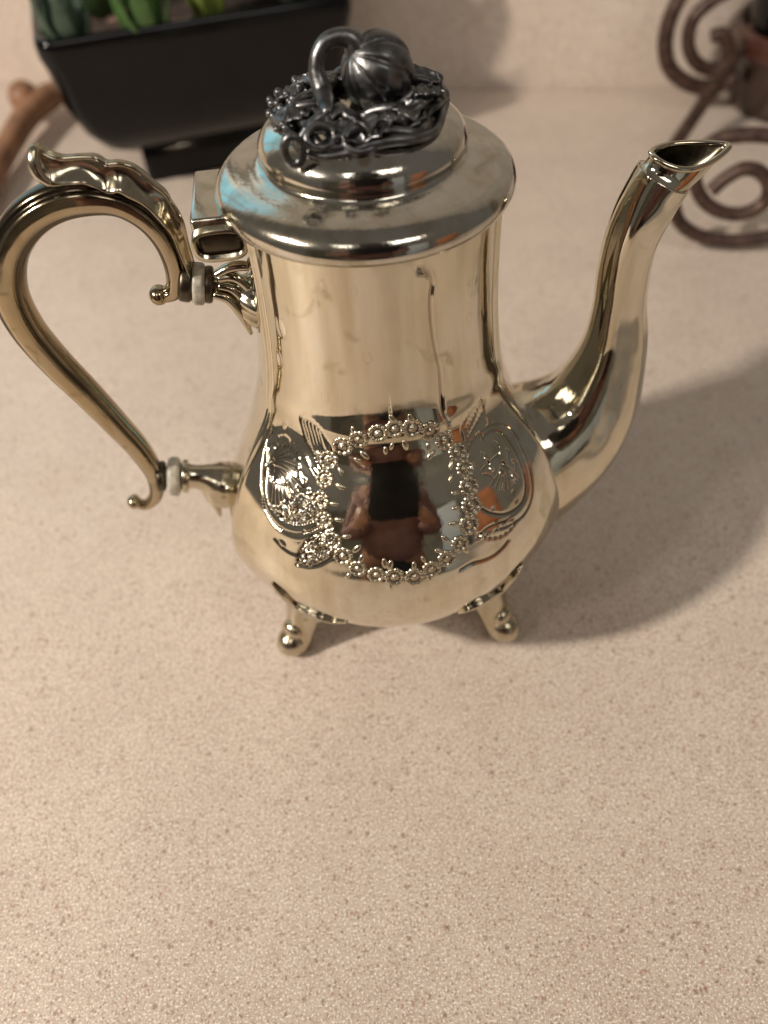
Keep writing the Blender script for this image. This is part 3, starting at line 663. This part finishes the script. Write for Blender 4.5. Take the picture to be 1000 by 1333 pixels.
local_tube('tendril_loop', [c+np.array([math.cos(a)*.0023, -.0002, math.sin(a)*.0034]) for a in np.linspace(.4, 2*np.pi+.4, 15)], .00115, 60, 10)
for cx_, cy_, yy, rr_, tr in ((470, 182, -.021, .0040, .0012), (418, 178, -.0195, .0036, .0011), (505, 168, -.017, .0034, .0012), (541, 170, -.012, .0036, .0012), (447, 160, -.014, .0034, .0012)):
    c = PL(cx_, cy_, yy)
    local_tube('tendril_loop', [c+np.array([math.cos(a)*rr_, math.sin(a)*rr_*.5, math.sin(a)*rr_*.55]) for a in np.linspace(0, 2*np.pi, 15)], tr, 60, 9)

# ------------------------------------------------------------------ black planter with succulents
def planter():
    root = empty('planter', (0, 0, 0))
    tag(root, 'square black glazed bowl planter on a foot, holding green succulents', 'planter')
    A = on_plane(45, 66, z=.120); B = on_plane(463, 0, z=.120); ux = (B-A); ux[2] = 0; wd_ = np.linalg.norm(ux); ux /= wd_; uy = np.array([-ux[1], ux[0], 0])
    c = A+ux*wd_/2+uy*wd_/2; c[2] = 0
    root.location = tuple(c); root.rotation_euler = (0, 0, math.atan2(ux[1], ux[0]))
    def sq_ring(h, z, k=.16, n=24):
        """rounded square ring, half width h"""
        out = []; r = h*k
        for cx_, cy_, a0 in ((h-r, h-r, 0), (-(h-r), h-r, 90), (-(h-r), -(h-r), 180), (h-r, -(h-r), 270)):
            for j in range(n//4+3):
                a = math.radians(a0+90*j/(n//4+2)); out.append((cx_+r*math.cos(a), cy_+r*math.sin(a), z))
        return out
    hw = wd_/2
    prof = [(.56, .0285), (.66, .031), (.78, .040), (.88, .056), (.95, .078), (.98, .104), (1.0, .112), (1.0, .120), (.99, .1235), (.955, .1235), (.945, .120), (.93, .108)]
    V = np.array([sq_ring(hw*a, z, .12+.10*(1-a)) for a, z in prof])
    link('bowl', grid_mesh('bowl', V, cap=False), M_black, root)
    V = np.array([sq_ring(hw*a, z, .10) for a, z in [(.56, .0), (.565, .002), (.56, .028), (.55, .0295)]])
    link('foot', grid_mesh('planter_foot', V), M_black, root)
    V = np.array([sq_ring(hw*.935, .104+0*i, .14) for i in (0, 1)]); V[1, :, 2] += .004
    so = link('soil', grid_mesh('soil', V), M_soil, root)
    # succulents
    def blade(L, w0, th, bend):
        n1, nv = 16, 10; V = []
        for i in range(n1):
            t = i/(n1-1); ww = w0*(math.sin(math.pi*(.12+.86*t))**.8)*(1-.25*t)+.0002; hh = th*(1-t*.75)
            y = L*t; z = L*bend*t*t
            V.append([(ww*math.cos(a), y-z*.2, z+hh*math.sin(a)*(1 if math.sin(a) < 0 else .35)) for a in np.linspace(0, 2*np.pi, nv, endpoint=False)])
        return grid_mesh('succulent_leaf', np.array(V))
    rr = random.Random(3)
    def rosette(x, y, s, m, n, label, bend=.6, w0=.0085):
        R_ = empty('succulent', (0, 0, 0)); q = root.matrix_basis @ Vector((x, y, .108)); R_.location = q
        tag(R_, label, 'succulent', 'succulents in the black planter'); base = blade(.045*s, w0*s, .0035*s, bend); base.materials.append(m); base.polygons.foreach_set('use_smooth', [True]*len(base.polygons))
        for i in range(n):
            o = bpy.data.objects.new('succulent_leaf', base); COL.objects.link(o); o.parent = R_
            k = i/n; o.rotation_euler = Euler((R(30+48*k+rr.uniform(-6, 6)), 0, i*2.39996)); s_ = 1-.45*k; o.scale = (s_, s_, s_)
        return R_
    rosette(-.085, -.092, 1.0, M_leafd, 22, 'grey-green pointed succulent at the left corner of the black planter')
    rosette(-.035, -.095, 1.1, M_leafg, 24, 'bright green succulent leaning over the front rim of the black planter')
    rosette(.012, -.070, .95, M_leafl, 20, 'yellow-green rounded succulent in the middle of the black planter', .8, .012)
    rosette(.075, -.06, 1.1, M_leafd, 22, 'low dark succulent before the tall ones in the black planter', .5)
    rosette(-.06, -.02, 1.3, M_leafg, 24, 'tall green succulent behind the others in the black planter', .4)
    rosette(.05, .03, 1.5, M_leafg, 26, 'large green succulent at the back of the black planter', .4)
    rosette(.10, .0, 2.4, M_leafg, 26, 'tall upright succulent at the right end of the black planter', .15, .010)
    rosette(.085, -.05, 1.9, M_leafd, 20, 'upright grey-green succulent at the front right of the black planter', .15, .010)
    # dry brown leaf lying on the rim
    lf = link('dried_leaf', blade(.030, .006, .0012, .15), plain('dry_leaf', (.22, .13, .09), .7), None)
    lf.location = root.matrix_basis @ Vector((-.060, -.093, .126)); lf.rotation_euler = (R(4), R(8), R(-62))
    tag(lf, 'dry pinkish-brown leaf lying just inside the planter rim', 'dried leaf')
planter()

# ------------------------------------------------------------------ brown curved rod at the left
P = [on_plane(-60, 330, z=.012), on_plane(-12, 232, z=.014), on_plane(14, 185, z=.017), on_plane(36, 150, z=.020), on_plane(64, 126, z=.020), on_plane(92, 116, z=.018), on_plane(130, 112, z=.014)]
rod = empty('curved_rod', tuple(np.array(P[0])*[1, 1, 0])); off = np.array(rod.location)
tag(rod, 'brown curved wooden rod lying behind the handle, at the left edge beside the planter', 'stick')
link('shaft', tube('rod_shaft', [p-off for p in P], [.010, .0098, .0100, .0108, .0110, .009, .007], 60, 18), M_wood, rod)
b = link('rounded_end', ball('rounded_end', .0150, 3, (.85, 1.0, .9)), M_wood, rod); b.location = tuple(on_plane(31, 126, z=.026)-off)

# ------------------------------------------------------------------ wrought scroll stand and brown pot at the right
ST = empty('scroll_stand', tuple(on_plane(960, 250, z=0)*[1, 1, 0])); so_ = np.array(ST.location)
tag(ST, 'brown wrought-iron stand with scrolled ends and a slanting rod, right of the spout', 'scroll stand')
def wire(name, pts, r): return link(name, tube(name, [np.array(p)-so_ for p in pts], r, 110, 12), M_iron, ST)
def vplane(px, py, o, n):     # photo point onto the vertical plane through o with normal n
    d = ray(px, py); t = ((o-CAM)@n)/(d@n); return CAM+t*d
o1 = on_plane(940, 322, z=.004); n1 = np.array([-.10, -1, 0.])
low = [(926, 248), (945, 232), (968, 220), (988, 223), (1001, 240), (996, 262), (972, 277), (943, 277), (917, 262), (905, 236), (909, 205), (930, 184), (965, 176), (1010, 178), (1050, 190)]
wire('scroll', [vplane(x, y, o1, n1) for x, y in low], .0045)
low2 = [(876, 262), (884, 288), (908, 306), (944, 313), (985, 311), (1020, 302), (1060, 290)]
wire('scroll', [vplane(x, y, o1, n1) for x, y in low2], .0045)
o2 = on_plane(905, 118, z=.02); n2 = np.array([-.05, -1, 0.])
up1 = [(1010, -55), (960, -60), (905, -30), (878, 10), (866, 55), (872, 88), (895, 108), (925, 114), (960, 100)]
wire('scroll', [vplane(x, y, o2, n2) for x, y in up1], .0062)
up2 = [(960, -18), (925, 2), (902, 26), (896, 56), (905, 80), (925, 90), (943, 84), (948, 62), (938, 44), (926, 48)]
wire('scroll', [vplane(x, y, o2, n2) for x, y in up2], .0054)
wire('slanting_rod', [on_plane(868, 205, z=.010), on_plane(1010, -8, z=.075), on_plane(1060, -90, z=.10)], .0054)
# pot
pc = on_plane(1010, 168, z=0); pc = pc+np.array([.028, .045, 0])
BP = empty('brown_pot', (pc[0], pc[1], 0)); tag(BP, 'dark brown ceramic pot with a reddish rim, behind the scrolled stand', 'pot')
link('pot_wall', lathe('pot_wall', [(.0005, .0), (.046, .0), (.050, .003), (.053, .025), (.055, .046), (.0555, .048)], 80, 50), M_brown, BP)
link('pot_rim', lathe('pot_rim', [(.054, .045), (.0605, .046), (.062, .051), (.0615, .060), (.058, .063), (.054, .062), (.052, .052)], 80, 40), plain('reddish_rim', (.065, .022, .015), .3, 0, .3), BP)
link('pot_liner', lathe('pot_liner', [(.0005, .055), (.048, .056), (.0515, .060), (.052, .10), (.047, .14), (.0005, .145)], 64, 50), M_black, BP)

# ------------------------------------------------------------------ the photographer, whose reflection shows in the belly
def photographer():
    root = empty('person', (0.0, -.60, -.9)); tag(root, 'person in mauve-brown shirt leaning over the counter, holding up a phone', 'person')
    ph_c = CAM-FW*.0075-UP*.050+RT*.018
    skinm = plain('skin', (.36, .20, .145), .5, nscale=30, var=.1); shirt = plain('mauve_shirt', (.19, .105, .10), .85, nscale=25, var=.2, bs=.4, bumpd=.01)
    hair = plain('dark_hair', (.02, .016, .014), .5, nscale=90)
    o0 = np.array([0.0, -.60, -.9])
    def skinfig(name, verts, edges, radii, m, sub=2, par=root):
        me = bpy.data.meshes.new(name); me.from_pydata([tuple(np.array(v)-o0) for v in verts], edges, [])
        o = link(name, me, m, par, smooth=False); s = o.modifiers.new('s', 'SKIN'); s.use_smooth_shade = True
        for i, r in enumerate(radii): me.skin_vertices[0].data[i].radius = (r, r) if not isinstance(r, tuple) else r
        me.skin_vertices[0].data[0].use_root = True
        u = o.modifiers.new('u', 'SUBSURF'); u.levels = u.render_levels = sub; return o
    hL = ph_c-RT*.083-UP*.045-FW*.014; hR = ph_c+RT*.083-UP*.045-FW*.014
    # continuous body: pelvis, torso, neck, head, arms, legs
    V = [(0, -.56, 0.0), (0, -.54, .16), (0, -.50, .32), (0, -.46, .43), (0, -.43, .49), (0, -.40, .55), (0, -.385, .61),
         (-.16, -.48, .40), (-.19, -.46, .17), tuple(hL+np.array([-.05, -.07, -.03])), tuple(hL),
         (.16, -.48, .40), (.19, -.46, .17), tuple(hR+np.array([.05, -.07, -.03])), tuple(hR),
         (-.10, -.58, -.08), (-.11, -.67, -.45), (-.11, -.69, -.86), (-.11, -.57, -.885), (.10, -.58, -.08), (.11, -.67, -.45), (.11, -.69, -.86), (.11, -.57, -.885)]
    E_ = [(0, 1), (1, 2), (2, 3), (3, 4), (4, 5), (5, 6), (3, 7), (7, 8), (8, 9), (9, 10), (3, 11), (11, 12), (12, 13), (13, 14), (0, 15), (15, 16), (16, 17), (17, 18), (0, 19), (19, 20), (20, 21), (21, 22)]
    rad = [(.16, .11), (.15, .10), (.16, .11), (.13, .10), .055, .085, .080, .065, .046, .030, .028, .065, .046, .030, .028, .085, .06, .042, .035, .085, .06, .042, .035]
    skinfig('body', V, E_, rad, skinm)
    V = [(0, -.56, -.02), (0, -.54, .16), (0, -.50, .32), (0, -.463, .42), (-.16, -.48, .40), (-.19, -.46, .17), (.16, -.48, .40), (.19, -.46, .17), tuple(hL+np.array([-.03, -.07, -.02])), tuple(hR+np.array([.03, -.07, -.02]))]
    skinfig('shirt', V, [(0, 1), (1, 2), (2, 3), (3, 4), (4, 5), (3, 6), (6, 7), (5, 8), (7, 9)], [(.18, .13), (.172, .12), (.182, .13), (.14, .112), .08, .058, .08, .058, .042, .042], shirt)
    V = [(-.10, -.58, -.05), (-.11, -.67, -.45), (-.11, -.69, -.84), (0, -.56, -.02), (.10, -.58, -.05), (.11, -.67, -.45), (.11, -.69, -.84)]
    skinfig('trousers', V, [(3, 0), (0, 1), (1, 2), (3, 4), (4, 5), (5, 6)], [.10, .075, .06, (.17, .12), .10, .075, .06], plain('dark_trousers', (.02, .022, .03), .8))
    h = link('hair', ball('hair', .130, 3, (1.0, .95, 1.15)), hair, root); h.location = (0, -.375+.60, .585+.9)
    for s, hc in ((-1, hL), (1, hR)):
        for k in range(4):
            p0 = hc+UP*(.022-.016*k)-FW*.004; tip = p0-RT*s*(.030-.003*abs(k-1))+FW*.006
            link('finger', tube('finger', [p0-o0, (p0*.5+tip*.5)-FW*.006-o0, tip-o0], [.0085, .008, .0065], 16, 10), skinm, root)
        p0 = hc-UP*.01-FW*.01; link('thumb', tube('thumb', [p0-o0, p0+UP*.03-FW*.008-o0, p0+UP*.05-RT*s*.012-FW*.006-o0], [.011, .010, .007], 16, 10), skinm, root)
    # phone
    f = link('phone', rbox('phone', .160, .150, .0078, .0030, 3), plain('phone_shell', (.005, .006, .009), .4, 0, 0, spec=.2), None)
    f.matrix_world = Matrix(((RT[0], UP[0], -FW[0], ph_c[0]), (RT[1], UP[1], -FW[1], ph_c[1]), (RT[2], UP[2], -FW[2], ph_c[2]), (0, 0, 0, 1)))
    tag(f, 'dark phone held over the counter, mirrored in the belly of the pot', 'phone')
photographer()
